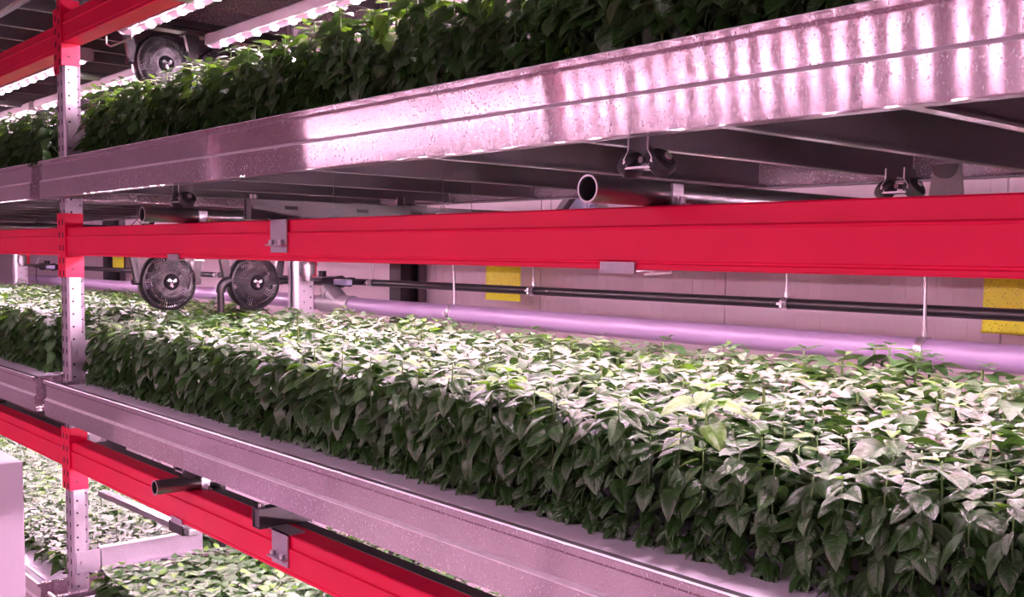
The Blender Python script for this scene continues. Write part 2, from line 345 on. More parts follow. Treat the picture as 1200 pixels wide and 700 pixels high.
for key, nm in (('low', 'lower'), ('mid', 'middle'), ('base', 'lowest'), ('top', 'upper')):
    z = LEV[key] + BH
    yy = {'mid': 1.235, 'low': 1.262}.get(key, 1.25)
    round_rail(-3.17, yy, z, 'open-ended grey pipe on the %s red beam, first right of the perforated post' % nm)
    round_rail(-1.235, yy - 0.012, z, {'mid': 'open-ended grey pipe below the wheel bracket, its wide mouth facing the aisle'}.get(key, 'grey rail pipe near the camera end of the %s right-hand beam' % nm))
    square_rail(-2.615, {'mid': 1.306, 'low': 1.325}.get(key, 1.31), z, 'square steel tube with clamp plate on the %s red beam of the right-hand bay' % nm)
    zl = z - (0.03 if key == 'top' else 0)
    round_rail(-1.235 - BAY, 1.25, zl, 'grey rail pipe across the %s left-hand beam' % nm)
    square_rail(-2.615 - BAY, 1.31, zl, 'square steel tube across the %s left-hand beam' % nm)

# ------------------------------------------------------------------ trays
TL = 4.23; TY = 1.28; TD = 1.25; TH = 0.138
RIBX = [-0.55 + 0, 0.49, 0.98, 1.47, 1.96, 2.454, 2.925, 3.24, 3.554, 3.96]
def make_tray(loc, label, group):
    t = thing('grow_tray', loc, label, 'tray', group); L = Vector(loc)
    def B(bm, name, m, par=None, smooth=False): return bm.build(name, m, par or t, smooth)
    rail = [(-0.008, -TH), (-0.008, -0.0770), (-0.0072, -0.0758), (0.0, -0.0695), (0.0, -0.0215), (0.004, -0.0205), (0.004, -0.0135), (-0.013, -0.0115), (-0.013, -0.001), (-0.012, 0.0), (-0.004, 0.0), (-0.004, -0.009),
            (0.0075, -0.011), (0.0075, -TH)]
    B(MB().prof(rail, 0.0, TL, 'X'), 'front_rail', M['tray'])
    B(MB().prof([(TD - p, q) for p, q in rail], 0.05, TL, 'X'), 'back_rail', M['tray'])
    for y0, y1 in ((0.0062, 0.034), (TD - 0.034, TD - 0.0062)):
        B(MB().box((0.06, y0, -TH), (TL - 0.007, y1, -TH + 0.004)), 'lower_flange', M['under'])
    B(MB().prof([(-0.0084, -0.0775), (-0.0084, -0.0767), (-0.0076, -0.0752), (-0.0004, -0.0688), (0.0, -0.0698), (-0.0070, -0.0762)], 0.0, TL, 'X'), 'bead_highlight', M['bead'])  # pale strip painting the light caught along the shoulder
    B(MB().box((0.0, -0.0125, -0.0004), (TL, -0.0038, 0.0008)), 'rim_highlight', M['bead'])  # pale strip painting the bright line along the rim top
    B(MB().box((0.058, -0.0036, -0.0085), (TL - 0.006, 0.0255, -0.0045)), 'gap_shade_strip', M['rubber'])  # dark strip put in for the shade in the gap behind the rim
    for xa, xb in ((0.052, 0.058), (TL - 0.006, TL)):
        e = MB().box((xa, 0.0062, -TH), (xb, TD - 0.0062, -0.0005)); e.box((xa, 0.0062, -0.0045), (xb + (0.02 if xa < 1 else -0.02), TD - 0.0062, -0.0005))
        B(e, 'end_panel', M['tray'])
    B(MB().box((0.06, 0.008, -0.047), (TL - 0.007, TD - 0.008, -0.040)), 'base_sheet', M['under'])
    r0 = None
    for rx in RIBX[1:]:
        if r0 is None:
            b = MB().prof([(-0.011, -0.131), (0.011, -0.131), (0.011, -0.127), (-0.008, -0.127), (-0.008, -0.048), (-0.011, -0.048)], 0.012, TD - 0.012, 'Y')
            b.box((-0.0112, 0.012, -0.1325), (0.0112, TD - 0.012, -0.1312))
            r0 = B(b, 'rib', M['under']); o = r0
        else: o = r0.copy(); COL.objects.link(o); o.parent = t
        o.location = (rx, 0, 0)
    for rx in (1.12, 3.055):
        for yy, sg in ((0.085, 1), (0.93, -1)):
            b = MB(); x = rx; zt = -0.131; zb = -0.196
            # folded hat-section bracket, open towards the aisle
            out = [(-0.024, 0.0), (-0.024, -0.026), (-0.036, -0.043), (-0.028, -0.056), (0.028, -0.056), (0.036, -0.043), (0.024, -0.026), (0.024, 0.0)]
            inn = [(p * 0.86, q if q == 0 else q + 0.004) for p, q in out[::-1]]
            b.prof([(x + p, zt + q) for p, q in out + inn], yy - 0.0225, yy + 0.0225, 'Y')
            b.tube([(x, yy - 0.016, zt - 0.040), (x, yy + 0.02, zt - 0.040)], 0.006, 6)
            br = B(b, 'wheel_bracket', M['darksteel'])
            b = MB().prof([(x + p, zt + q) for p, q in out + inn], yy - 0.0240, yy - 0.0226, 'Y'); b.build('cut_edge', M['bright'], br)
            for s in (-1, 1):
                c = Vector((x + s * 0.034, yy, zt - 0.047)); ax = Vector((s * 0.78, 0, 0.62)).normalized()
                wv = MB().lathe([(0.0, -0.015), (0.019, -0.015), (0.024, -0.011), (0.025, -0.003), (0.0235, 0.0), (0.025, 0.003), (0.024, 0.011), (0.019, 0.015), (0.011, 0.015), (0.010, 0.017), (0.0, 0.017)], c, ax, 20)
                wo = wv.build('wheel', M['rubber'], br, True)
                wv2 = MB().tube([c + ax * 0.0165, c + ax * 0.021], 0.0075, 6); wv2.v = wv2.v
                # axle nut joined to the wheel as its second material
                me = wo.data; me.materials.append(M['bright'])
                bm = bmesh.new(); bm.from_mesh(me)
                vv = [bm.verts.new(p) for p in wv2.v]
                for f in wv2.f:
                    nf = bm.faces.new([vv[i] for i in f]); nf.material_index = 1
                bm.to_mesh(me); bm.free()
    sp = MB().prof([(3.165, -0.131), (3.225, -0.131), (3.235, -0.218), (3.155, -0.218)], 0.868, 0.872, 'Y')
    so = B(sp, 'stop_plate', M['pipe'])
    MB().prof([(3.195 + .026 * math.cos(PI + PI * k / 10), -0.134 + .030 * math.sin(PI + PI * k / 10)) for k in range(11)], 0.850, 0.868, 'Y').build('rubber_stop', M['rubber'], so)
    return t
def lv(key, left=False): return LEV[key] + 0.222 + TH - (0.03 if (left and key == 'top') else 0)
TXR = -4.29; TXL = TXR - BAY
tray = make_tray((TXR, TY, lv('low')), 'galvanised tray full of basil, second from the top, its rail sloping to the lower right', 'basil trays')
dup(tray, (TXR, TY, lv('mid')), 'big galvanised tray above the middle red beam, its shiny side crossing the picture')
dup(tray, (TXR, TY, lv('base')), 'lowest right-hand tray, basil tops showing under the lower red beam')
dup(tray, (TXR, TY, lv('top')), 'topmost right-hand tray, only its dark underside in view')
dup(tray, (TXL, TY, lv('low')), 'left-hand tray with tall basil, its end by the post at middle height')
dup(tray, (TXL, TY, lv('mid')), 'upper left-hand tray, its end just left of the big shiny tray')
dup(tray, (TXL, TY, lv('base')), 'lowest left-hand tray with pale seedlings at the bottom left')
dup(tray, (TXL, TY, lv('top', True)), 'topmost left-hand tray, ribbed dark underside at the top left corner')

# ------------------------------------------------------------------ grow boards with planting holes
PXP, PYP = 0.0655, 0.067
def board_mesh(nx=4, ny=16, th=0.030):
    W = nx * PXP - 0.0025; D = 1.17; b = MB(); g = 0.0
    y0 = 0.0; yh = 0.104; n = 12
    ys = [y0, yh - PYP / 2] + [yh + (j + 0.5) * PYP for j in range(ny)]
    ys[-1] = min(ys[-1], D)
    for j in range(-1, ny):
        for i in range(nx):
            xa, xb = i * W / nx, (i + 1) * W / nx
            if j < 0: b._add([(xa, ys[0] + .004, 0), (xb, ys[0] + .004, 0), (xb, ys[1], 0), (xa, ys[1], 0)], [(0, 1, 2, 3)]); continue
            ya, yb = ys[j + 1], ys[j + 2]; cx, cy, r = (xa + xb) / 2, yh + j * PYP, 0.0175
            sq, ci, lo = [], [], []
            for k in range(n):
                an = 2 * PI * k / n + PI / n; c, s = math.cos(an), math.sin(an); m = max(abs(c), abs(s))
                px, py = c / m, s / m
                sq.append((cx + px * (xb - xa) / 2, (ya + yb) / 2 + py * (yb - ya) / 2, 0)); ci.append((cx + c * r, cy + s * r, 0)); lo.append((cx + c * r, cy + s * r, -0.018))
            corners = [(xb, yb, 0), (xa, yb, 0), (xa, ya, 0), (xb, ya, 0)]
            vs = sq + ci + lo + corners; fs = []
            for k in range(n):
                k2 = (k + 1) % n; fs.append((k, k2, n + k2, n + k))
            for q in range(4):     # corner triangles between the square samples
                k = 1 + 3 * q
                fs.append((k, 3 * n + q, (k + 1) % n)) if False else None
            b._add(vs, [f for f in fs if f])
            # fill the four corners
            for q, k in enumerate((1, 4, 7, 10)):
                a, c2 = sq[k], sq[(k + 1) % n]
                b._add([a, corners[q], c2], [(0, 1, 2)])
            b.mat(1); b._add(ci + lo, [(k, (k + 1) % n, n + (k + 1) % n, n + k) for k in range(n)] + [tuple(range(n, 2 * n))]); b.mat(0)
    # rounded front lip, sides and underside
    b._add([(0, .004, 0), (W, .004, 0), (W, 0, -.004), (0, 0, -.004), (W, 0, -th), (0, 0, -th), (W, D, -th), (0, D, -th), (W, D, 0), (0, D, 0), (0, ys[-1], 0), (W, ys[-1], 0)],
           [(0, 3, 2, 1), (3, 5, 4, 2), (4, 5, 7, 6), (6, 7, 9, 8), (9, 10, 11, 8), (0, 9, 7, 5, 3), (1, 2, 4, 6, 8)])
    return b
BX0 = -4.170                               # first board edge in the right-hand bay
bd = None
def place_board(x, y, z, label, group):
    global bd
    if bd is None:
        bd = board_mesh().build('grow_board', [M['lid'], M['hole']]); o = bd
    else: o = bd.copy(); COL.objects.link(o)
    o.location = (x, y, z); return tag(o, label, 'grow board', group)
BY = TY + 0.034; BZ = -0.010
for k in range(15):
    lab = 'white grow board at the left end of the basil-filled tray, beside the perforated post' if k == 0 else 'white grow board in the middle tray, its front edge bare below the basil'
    place_board(BX0 + k * 4 * PXP, BY, lv('low') + BZ, lab, 'grow boards along the basil tray' if k else None)
for key, shift, ks, lab, gr in (('low', -BAY, range(9, 16), 'white grow board in the left-hand basil tray', 'grow boards in the left-hand basil tray'),
                                ('base', -BAY, range(0, 16), 'white grow board under the pale seedlings', 'grow boards under the seedlings'),
                                ('base', 0, range(0, 8), 'white grow board in the lowest right-hand tray, under basil', 'grow boards in the lowest right-hand tray'),
                                ('mid', 0, range(0, 15), 'white grow board in the upper tray, behind its shiny side', 'grow boards in the upper tray'),
                                ('mid', -BAY, range(8, 16), 'white grow board in the upper left-hand tray', 'grow boards in the upper left-hand tray')):
    for k in ks: place_board(BX0 + shift + k * 4 * PXP + (0.0 if shift == 0 else -0.10), BY, lv(key) + BZ, lab, gr)

# ------------------------------------------------------------------ basil: leaves, plants, canopies
def leaf_grid(L=1.0, W=0.56, nu=6, nv=4, curl=0.22, fold=0.20, bulge=0.05, seed=0):
    rg = random.Random(seed); vs, uvs, fs = [], [], []
    for i in range(nu + 1):
        u = i / nu; ue = u ** 0.9
        wd = W * 0.465 * (max(0.0, math.sin(PI * ue ** 0.86)) ** 0.74) * (1.05 - 0.12 * ue)
        if i == nu: wd = 0.004
        if i == 0: wd = 0.02
        for j in range(nv + 1):
            t = -1 + 2 * j / nv
            z = fold * abs(t) * wd * 1.2 - curl * u * u * L + bulge * math.sin(PI * min(1, abs(t) * 1.0)) * math.sin(PI * u) * L
            z += rg.uniform(-0.012, 0.012) * (1 if 0 < i < nu else 0)
            vs.append((L * (u - 0.06 * abs(t) ** 2 * math.sin(PI * u)), t * wd, z)); uvs.append((u, 0.5 + 0.5 * t))
    m = nv + 1
    for i in range(nu):
        for j in range(nv): fs.append((i * m + j, (i + 1) * m + j, (i + 1) * m + j + 1, i * m + j + 1))
    return np.array(vs), np.array(uvs), np.array(fs)
SHAPES = [(0.70, 0.18, 0.20, 0.05), (0.66, 0.28, 0.28, 0.045), (0.76, 0.10, 0.12, 0.06), (0.64, 0.36, 0.18, 0.05), (0.72, 0.22, 0.34, 0.04), (0.78, 0.30, 0.08, 0.06)]
HI = [leaf_grid(1, w_, 8, 6, c, f, b, i) for i, (w_, c, f, b) in enumerate(SHAPES)]
MI = [leaf_grid(1, w_, 5, 4, c, f, b, i) for i, (w_, c, f, b) in enumerate(SHAPES)]
LO = [leaf_grid(1, w_ * 1.03, 4, 2, c, f, b, i) for i, (w_, c, f, b) in enumerate(SHAPES)]
def np_mesh(name, V, F, U, mi, mats):
    me = bpy.data.meshes.new(name); nV, nF = len(V), len(F)
    me.vertices.add(nV); me.vertices.foreach_set('co', V.astype(np.float32).ravel())
    me.loops.add(nF * 4); me.loops.foreach_set('vertex_index', F.astype(np.int32).ravel())
    me.polygons.add(nF); me.polygons.foreach_set('loop_start', np.arange(0, nF * 4, 4, dtype=np.int32))
    me.update(calc_edges=True)
    uvl = me.uv_layers.new(name='UVMap'); uvl.data.foreach_set('uv', U[F.ravel()].astype(np.float32).ravel())
    for m in mats: me.materials.append(m)
    me.polygons.foreach_set('material_index', mi.astype(np.int32)); me.shade_smooth(); me.validate(); return me
LEAF_MESH = {}
for tier, sets in (('hi', HI), ('mi', MI)):
    for i, (v, u, f) in enumerate(sets):
        for y in (0, 1): LEAF_MESH[tier, i, y] = np_mesh('leaf', v, f, u, np.zeros(len(f)), [M['young' if y else 'leaf']])
def leaf_mat4(h, az, pitch, roll, L, pet, stemx=0.0, stemy=0.0):
    return Matrix.Translation((stemx, stemy, h)) @ Matrix.Rotation(az, 4, 'Z') @ Matrix.Rotation(pitch, 4, 'Y') @ Matrix.Translation((pet, 0, 0)) @ Matrix.Rotation(roll, 4, 'X') @ Matrix.Scale(L, 4)
def plant_template(kind, seed):
    """list of (shape, young, matrix) and stem height"""
    rg = random.Random(seed); D2 = math.radians; out = []
    hgt = rg.uniform(0.222, 0.258) * {'short': 0.43, 'seedling': 0.30}.get(kind, 1.0); base = rg.uniform(0, 2 * PI)
    if kind == 'edge':
        n = 6
        for k in range(n):
            f = (k + 0.55) / n; h = hgt * (0.10 + 0.88 * f)
            for s in (0, 1):
                az = base + k * PI / 2 + s * PI + rg.uniform(-.35, .35)
                top = f > 0.78
                L = (0.042 + 0.026 * math.sin(PI * min(1, f * 0.85))) * rg.uniform(0.85, 1.15)
                p = D2(rg.uniform(-12, 18)) if top else D2(rg.uniform(15, 58))
                out.append((rg.randrange(6), 0, leaf_mat4(h, az, p, rg.uniform(-.6, .6), L, rg.uniform(.008, .018))))
        for k in range(19):                # leaves that reach out over the tray edge and droop
            f = (k + rg.uniform(.2, .8)) / 19 * .86 + .03; h = hgt * f + 0.014; az = -PI / 2 + rg.choice((-1, 1)) * rg.uniform(0.0, 1.25)
            L = rg.uniform(0.036, 0.060) * (0.72 + 0.36 * f)
            out.append((rg.randrange(6), 0, leaf_mat4(h, az, D2(rg.uniform(10, 72)), rg.uniform(-.8, .8), L, rg.uniform(.004, .022))))
        for k in range(6):                 # short leaves hiding the planting hole
            out.append((rg.randrange(6), 0, leaf_mat4(rg.uniform(.022, .050), -PI / 2 + rg.uniform(-1.3, 1.3), D2(rg.uniform(5, 45)), rg.uniform(-.5, .5), rg.uniform(.030, .046), rg.uniform(.004, .018))))
        for k in range(6):                 # small side shoots
            h = hgt * rg.uniform(.10, .85); az = -PI / 2 + rg.uniform(-1.5, 1.5)
            out.append((rg.randrange(6), 0, leaf_mat4(h, az, D2(rg.uniform(0, 55)), rg.uniform(-.5, .5), rg.uniform(.022, .036), .012)))
    else:
        n = {'inner': 5, 'seedling': 4}.get(kind, 4)
        for k in range(n):
            f = (0.42 if kind == 'inner' else 0.55) + (k + 0.5) / n * (0.58 if kind == 'inner' else 0.45); h = hgt * f
            for s in (0, 1):
                az = base + k * PI / 2 + s * PI + rg.uniform(-.4, .4)
                L = (0.080 - 0.012 * max(0, f - .72) / .25) * (0.80 if kind == 'seedling' else 1.0) * rg.uniform(0.82, 1.18)
                p = D2(rg.uniform(-8, 14) if f > .75 else rg.uniform(0, 30))
                out.append((rg.randrange(6), 0, leaf_mat4(h, az, p, rg.uniform(-.3, .3), L, rg.uniform(.008, .018))))
    for s in (0, 1):                       # last full pair, close under the tip
        out.append((rg.randrange(6), 1 if rg.random() < .12 else 0, leaf_mat4(hgt * .965, base + .9 + s * PI + rg.uniform(-.3, .3), D2(rg.uniform(-6, 16)), rg.uniform(-.25, .25), rg.uniform(.046, .062) * (.6 if kind == 'seedling' else 1), .006)))
    for k in range(2):                     # growing tip: two pairs of small bright leaves
        for s in (0, 1):
            az = base + (k + .5) * PI / 2 + s * PI + rg.uniform(-.2, .2)
            out.append((rg.randrange(6), 1 if rg.random() < (.08 if kind == 'short' else .16) else 0, leaf_mat4(hgt + .004 + .006 * k, az, D2(rg.uniform(-26, 6) - 14 * k), rg.uniform(-.2, .2), (rg.uniform(.036, .050) - .016 * k) * (0.6 if kind == 'seedling' else 1.0), .004)))
    return out, hgt
EDGE = [plant_template('edge', 100 + i) for i in range(9)]
INNER = [plant_template('inner', 200 + i) for i in range(9)]
SHORT = [plant_template('short', 400 + i) for i in range(10)]
SEEDLING = [plant_template('seedling', 500 + i) for i in range(8)]
BULK = [plant_template('bulk', 300 + i) for i in range(12)]
def stem_mesh(h, name='basil_plant'):
    b = MB().tube([(0, 0, -0.012), (0.003, 0.001, h * .35), (-0.002, -0.001, h * .7), (0, 0, h + .006)], 0.0030, 5, True, 0.0016)
    b.tube([(0, 0, -0.014), (0, 0, -0.001)], 0.014, 8)
    me = bpy.data.meshes.new(name); me.from_pydata(b.v, [], b.f); me.materials.append(M['stem']); me.shade_smooth(); return me
STEMS = {k: [stem_mesh(h) for _, h in T] for k, T in (('edge', EDGE), ('inner', INNER))}
CNT = [0]
def plant(kind, i, pos, rz, sc, tier, label, group, bright=False):
    T = EDGE if kind == 'edge' else INNER
    lv_, h = T[i]
    o = bpy.data.objects.new('basil_plant', STEMS[kind][i]); COL.objects.link(o)
    o.location = pos; o.rotation_euler = (random.uniform(-.05, .05), random.uniform(-.05, .05), rz); o.scale = (sc, sc, sc)
    tag(o, label, 'basil plant', group); CNT[0] += 1
    for s, y, mt in lv_:
        c = bpy.data.objects.new('leaf', LEAF_MESH[tier, s, 1 if (y or (bright and mt.translation.z > h * .7)) else 0]); COL.objects.link(c)
        c.parent = o; c.matrix_basis = mt
        if y: c['label'] = 'small bright green tip leaf'
    return o
def canopy(name, spots, label, group=None, cat='basil crop', tmpl=None, off=(0, 0, 0), seed=1, scale=1.0, young=0.06):
    """one mesh of many plants: spots = [(x, y, z, edge?)]"""
    rg = random.Random(seed); Vs, Us, Fs, Ms = [], [], [], []; nv = 0
    for x, y, z, e in spots:
        lv_, h = rg.choice(tmpl or (EDGE if e else BULK))
        rz = rg.uniform(-.35, .35) if e else rg.uniform(0, 2 * PI); sc = scale * rg.uniform(.90, 1.10)
        R = Matrix.Translation((x, y, z)) @ Matrix.Rotation(rg.uniform(-.07, .07), 4, 'X') @ Matrix.Rotation(rz, 4, 'Z') @ Matrix.Scale(sc, 4)
        yb = rg.random() < young
        for s, yg, mt in lv_:
            v, u, f = LO[s]; A = np.array(R @ mt)
            Vs.append(v @ A[:3, :3].T + A[:3, 3]); Us.append(u); Fs.append(f + nv); nv += len(v)
            Ms.append(np.full(len(f), 1 if (yg or (yb and mt.translation.z > h * .75)) else 0))
        # thin stem
        a, w_ = 0.0022 * sc, h * sc
        q = np.array([(x + dx * a, y + dy * a, zz) for zz in (z - .01, z + w_) for dx, dy in ((-1, -1), (1, -1), (1, 1), (-1, 1))])
        Vs.append(q); Us.append(np.full((8, 2), .5)); Fs.append(np.array([(k, (k + 1) % 4, 4 + (k + 1) % 4, 4 + k) for k in range(4)]) + nv); nv += 8
        Ms.append(np.full(4, 2))
    V = np.concatenate(Vs) - np.array(off)
    me = np_mesh(name, V, np.concatenate(Fs), np.concatenate(Us), np.concatenate(Ms), [M['leaf'], M['young'], M['stem']])
    o = bpy.data.objects.new(name, me); COL.objects.link(o); o.location = off
    return tag(o, label, cat, group, 'stuff')
NXP, NYP = 60, 16
def spot(i, j): return (BX0 + (i + .5) * (4 * PXP - .0025) / 4 + (i // 4) * 0.0025 - (i // 4) * 0.0, BY + 0.104 + j * PYP)
def spx(i): return BX0 + (i // 4) * 4 * PXP + (i % 4 + .5) * (4 * PXP - .0025) / 4
random.seed(7)
zc = lv('low') - 0.010
done = set()
SEG = [(-9, -3.35, 'near the perforated post'), (-3.35, -2.45, 'above the lower open pipe end'), (-2.45, -1.65, 'below the left yellow trap'),
       (-1.65, -1.05, 'where the board edge shows'), (-1.05, 1, 'large-leaved, lower right')]
def seg(x):
    for a, b, s in SEG:
        if a <= x < b: return s
rows = ['front row', 'second row', 'third row', 'fourth row', 'fifth row']
for j in range(5):
    for i in range(NXP):
        x = spx(i)
        if x > -0.42: continue
        if j == 1 and x < -3.6: continue
        if j >= 2 and x < (-2.2, -1.9, -1.75)[j - 2]: continue
        tier = 'hi' if (x > -2.1 and j < 3) else 'mi'
        s = random.uniform(.92, 1.08); s *= 1.0 + 0.02 * (x > -1.2)
        if x > -1.5: s *= 1 - (.20, .13, .07, .03, 0)[j] * min(1, (x + 1.5) / .5)
        y = BY + .104 + j * PYP
        br = False; lab = 'basil plant, %s of the middle tray, %s' % (rows[j], seg(x))
        gr = 'basil plants, %s, %s' % (rows[j], seg(x))
        if j == 1 and abs(x + 1.22) < .034: br = True; s = 1.12; lab = 'basil plant with broad bright green top leaves above its neighbours, middle tray'; gr = None
        if j == 1 and abs(x + 1.74) < .034: br = True; s = 1.10; lab = 'basil plant with yellow-green top leaves below the left yellow trap, taller than its neighbours'; gr = None
        if j == 0: plant('edge', random.randrange(9), (x, y, zc), random.uniform(-.35, .35), s, tier, lab, gr, br)
        else: plant('inner', random.randrange(9), (x, y, zc), random.uniform(0, 2 * PI), s, tier, lab, gr, br)
        done.add((i, j))
# a tall one leaning to the purple pipe's hanger
for dx, s in ((-0.02, 1.32), (0.035, 1.20), (-0.075, 1.22), (-0.27, 1.14)):
    o = plant('inner', 3 + int(dx * 40) % 4, (-1.33 + dx, BY + .104 + 15 * PYP, zc), .6 + dx * 9, s, 'mi', 'tall basil plant at the back of the middle tray, touching the near hanger rod' if dx == -.02 else 'leafy basil plant close right of the tall one under the near hanger rod' if dx > 0 else 'leafy basil plant close left of the tall one under the near hanger rod' if dx > -.1 else 'raised basil plant at the back edge, left of the one touching the near hanger rod', None)
zu = lv('mid') - 0.010
for i in range(NXP):
    x = spx(i)
    if x > -0.55: continue
    plant('edge', random.randrange(9), (x, BY + .104, zu), random.uniform(-.35, .35), random.uniform(.92, 1.08), 'mi',
          'dark basil plant, upper tray front row, %s' % ('left of the hanging fan' if x < -3.6 else 'before the LED lamps' if x < -2.2 else 'above the glossy side rail'),
          'basil plants, upper tray, %s' % ('left of the hanging fan' if x < -3.6 else 'before the LED lamps' if x < -2.2 else 'above the glossy side rail'), random.random() < .16)
C0 = (-2.3, 1.9, zc)
canopy('basil_canopy', [(spx(i), BY + .104 + j * PYP, zc, j == 0 or i == 59) for i in range(NXP) for j in range(NYP) if (i, j) not in done],
       'dense basil canopy, pale tops, filling the middle tray behind its front rows', off=C0, seed=3)
canopy('basil_canopy', [(spx(i), BY + .104 + j * PYP, zu, i in (0, 59) or j in (0, 15)) for i in range(NXP) for j in range(NYP) if j > 0 or spx(i) > -0.55] + [(spx(i), BY + .112 + 15 * PYP, zu + .09, False) for i in range(NXP)],  # extra raised back row, added to keep lamp light off the wall
       'dense dark basil canopy of the upper tray, bright leaf tips before the LED lamps', off=(-2.3, 1.9, zu), seed=4, young=.25)
full = canopy('basil_canopy', [(spx(i) - BAY - .03, BY + .104 + j * PYP, zc, j == 0 or i == 59) for i in range(NXP) for j in range(NYP)],
              'dense basil canopy of the left-hand tray, left of the perforated post', off=(-2.3 - BAY, 1.9, zc), seed=5)
o = full.copy(); COL.objects.link(o); o.location = (-2.3 - BAY, 1.9, lv('mid') - .010); o['label'] = 'dark basil canopy of the upper left-hand tray at the picture edge'
zb = lv('base') - .010
canopy('basil_canopy', [(spx(i) + .01, BY + .104 + j * PYP, zb, False) for i in range(1, NXP) for j in range(NYP)],
       'low grey-green basil canopy with large leaves in the lowest right-hand tray', off=(-2.3, 1.9, zb), seed=6, tmpl=SHORT, scale=1.08, young=.02)
# seedlings in the lowest left-hand tray
rg = random.Random(11); Sd = []
zs = lv('base') - .010
for i in range(63):
    for j in range(NYP):
        x = BX0 - BAY - .10 + (i // 4) * 4 * PXP + (i % 4 + .5) * (4 * PXP - .0025) / 4
        if rg.random() < .05: continue
        Sd.append((x, BY + .104 + j * PYP, zs, False))
canopy('basil_seedlings', Sd, 'pale young basil seedlings spread over the boards of the lowest left-hand tray', off=(-2.3 - BAY, 1.9, zs), seed=9, tmpl=SEEDLING, young=.10)

# ------------------------------------------------------------------ LED lamps
def make_lamp(loc, length, label, group=None):
    t = thing('led_lamp', loc, label, 'lamp', group)
    h = [(-0.031, 0.002), (-0.036, 0.004), (-0.036, 0.038), (-0.024, 0.048), (0.024, 0.048), (0.036, 0.038), (0.036, 0.004), (0.031, 0.002)]
    MB().prof(h, 0.004, length - 0.004, 'X').build('housing', M['lamp'], t)
    n = 9; ar = [(-0.024 * math.cos(PI * k / n), 0.010 - 0.016 * math.sin(PI * k / n)) for k in range(n + 1)]
    MB().prof(ar, 0.012, length - 0.012, 'X').build('lens', M['lens'], t, True)
    e = MB()
    for a, b in ((0.0, 0.011), (length - 0.011, length)):
        e.prof([(-0.026, -0.006), (-0.038, 0.004), (-0.038, 0.040), (-0.025, 0.051), (0.025, 0.051), (0.038, 0.040), (0.038, 0.004), (0.026, -0.006)], a, b, 'X')
    e.build('end_cap', M['lamp'], t)
    l0 = None; k = 0; x = 0.10
    while x < length - .05:
        if l0 is None:
            l0 = MB().lathe([(0.0155, 0.0), (0.014, -0.006), (0.008, -0.010), (0.0, -0.011)], (0, 0, -0.002), (0, 0, 1), 10).build('led_point', M['led'], t, True); o = l0
        else: o = l0.copy(); COL.objects.link(o); o.parent = t
        o.location = (x, 0, 0); x += 0.142
    c = MB()
    for xx in (0.22, length - 0.22):
        c.tube([(xx, -0.03, 0.045), (xx, 0, 0.075), (xx, 0.03, 0.045)], 0.002, 5); c.tube([(xx, 0, 0.072), (xx, 0, 0.290)], 0.0010, 4)
    c.build('hanger_wire', M['darksteel'], t)
    return t
lamp0 = None
LAMPS = {'top': ((.05, 1.57), (.05, 1.93), (.0, 2.165)), 'mid': ((.065, 1.515), (.07, 2.0), (.06, 2.33)), 'low': ((.0, 1.57), (.0, 1.93), (.0, 2.30))}   # (above the beam's underside, Y)
names_top = ['nearest the front beam', 'second from the front', 'farthest back']
LL = 1.86
def place_lamp(x, y, z, label, group=None):
    global lamp0
    if lamp0 is None: lamp0 = make_lamp((x, y, z), LL, label, group); return lamp0
    return dup(lamp0, (x, y, z), label, group)
for key in ('top', 'mid', 'low'):
    over = {'top': 'over the upper tray', 'mid': 'over the middle basil tray', 'low': 'over the lowest tray'}[key]
    for q, (dz, y) in enumerate(LAMPS[key]):
        z = LEV[key] + dz
        for seg_, x in enumerate((-4.16, -2.24)):
            if key == 'low' and q == 0 and seg_ == 0:
                bar = thing('hanging_bar', (-4.25, 1.475, H - .99), 'slim grey metal bar under the lower red beam, right of the post', 'metal bar'); bar.rotation_euler = (0, -.024, 0)
                MB().box((0, -.018, 0), (.88, .018, .022), .003).build('bar_body', M['pipe'], bar)
                MB().box((.72, -.022, -.006), (.84, .022, .034), .003).build('black_clip', M['black'], bar)
                MB().box((.76, -.006, .030), (.79, .006, .10)).build('hook', M['black'], bar)
                place_lamp(x, y, z, 'LED tube lamp over the lowest tray, nearest the front beam, left half')
            else: place_lamp(x, y, z, 'LED tube %s, right-hand bay, %s, %s half' % (over, names_top[q], ('left', 'right')[seg_]))
            place_lamp(x - BAY + (-0.14 if seg_ == 0 else -0.10), y + .07, z, 'LED tube %s, left-hand bay, %s, %s half' % (over, names_top[q], ('left', 'right')[seg_]))
# wire hook under the top beam
hk = MB().tube([(-4.02, 1.44, H + .80), (-4.02, 1.44, H + .772), (-4.00, 1.45, H + .762), (-3.80, 1.45, H + .762), (-3.795, 1.45, H + .77), (-3.795, 1.45, H + .80)], 0.0035, 6)
tag(hk.build('wire_hook', M['bright'], off=(-3.9, 1.45, H + .78)), 'bent steel wire hook under the upper right-hand beam beside the post', 'hook')

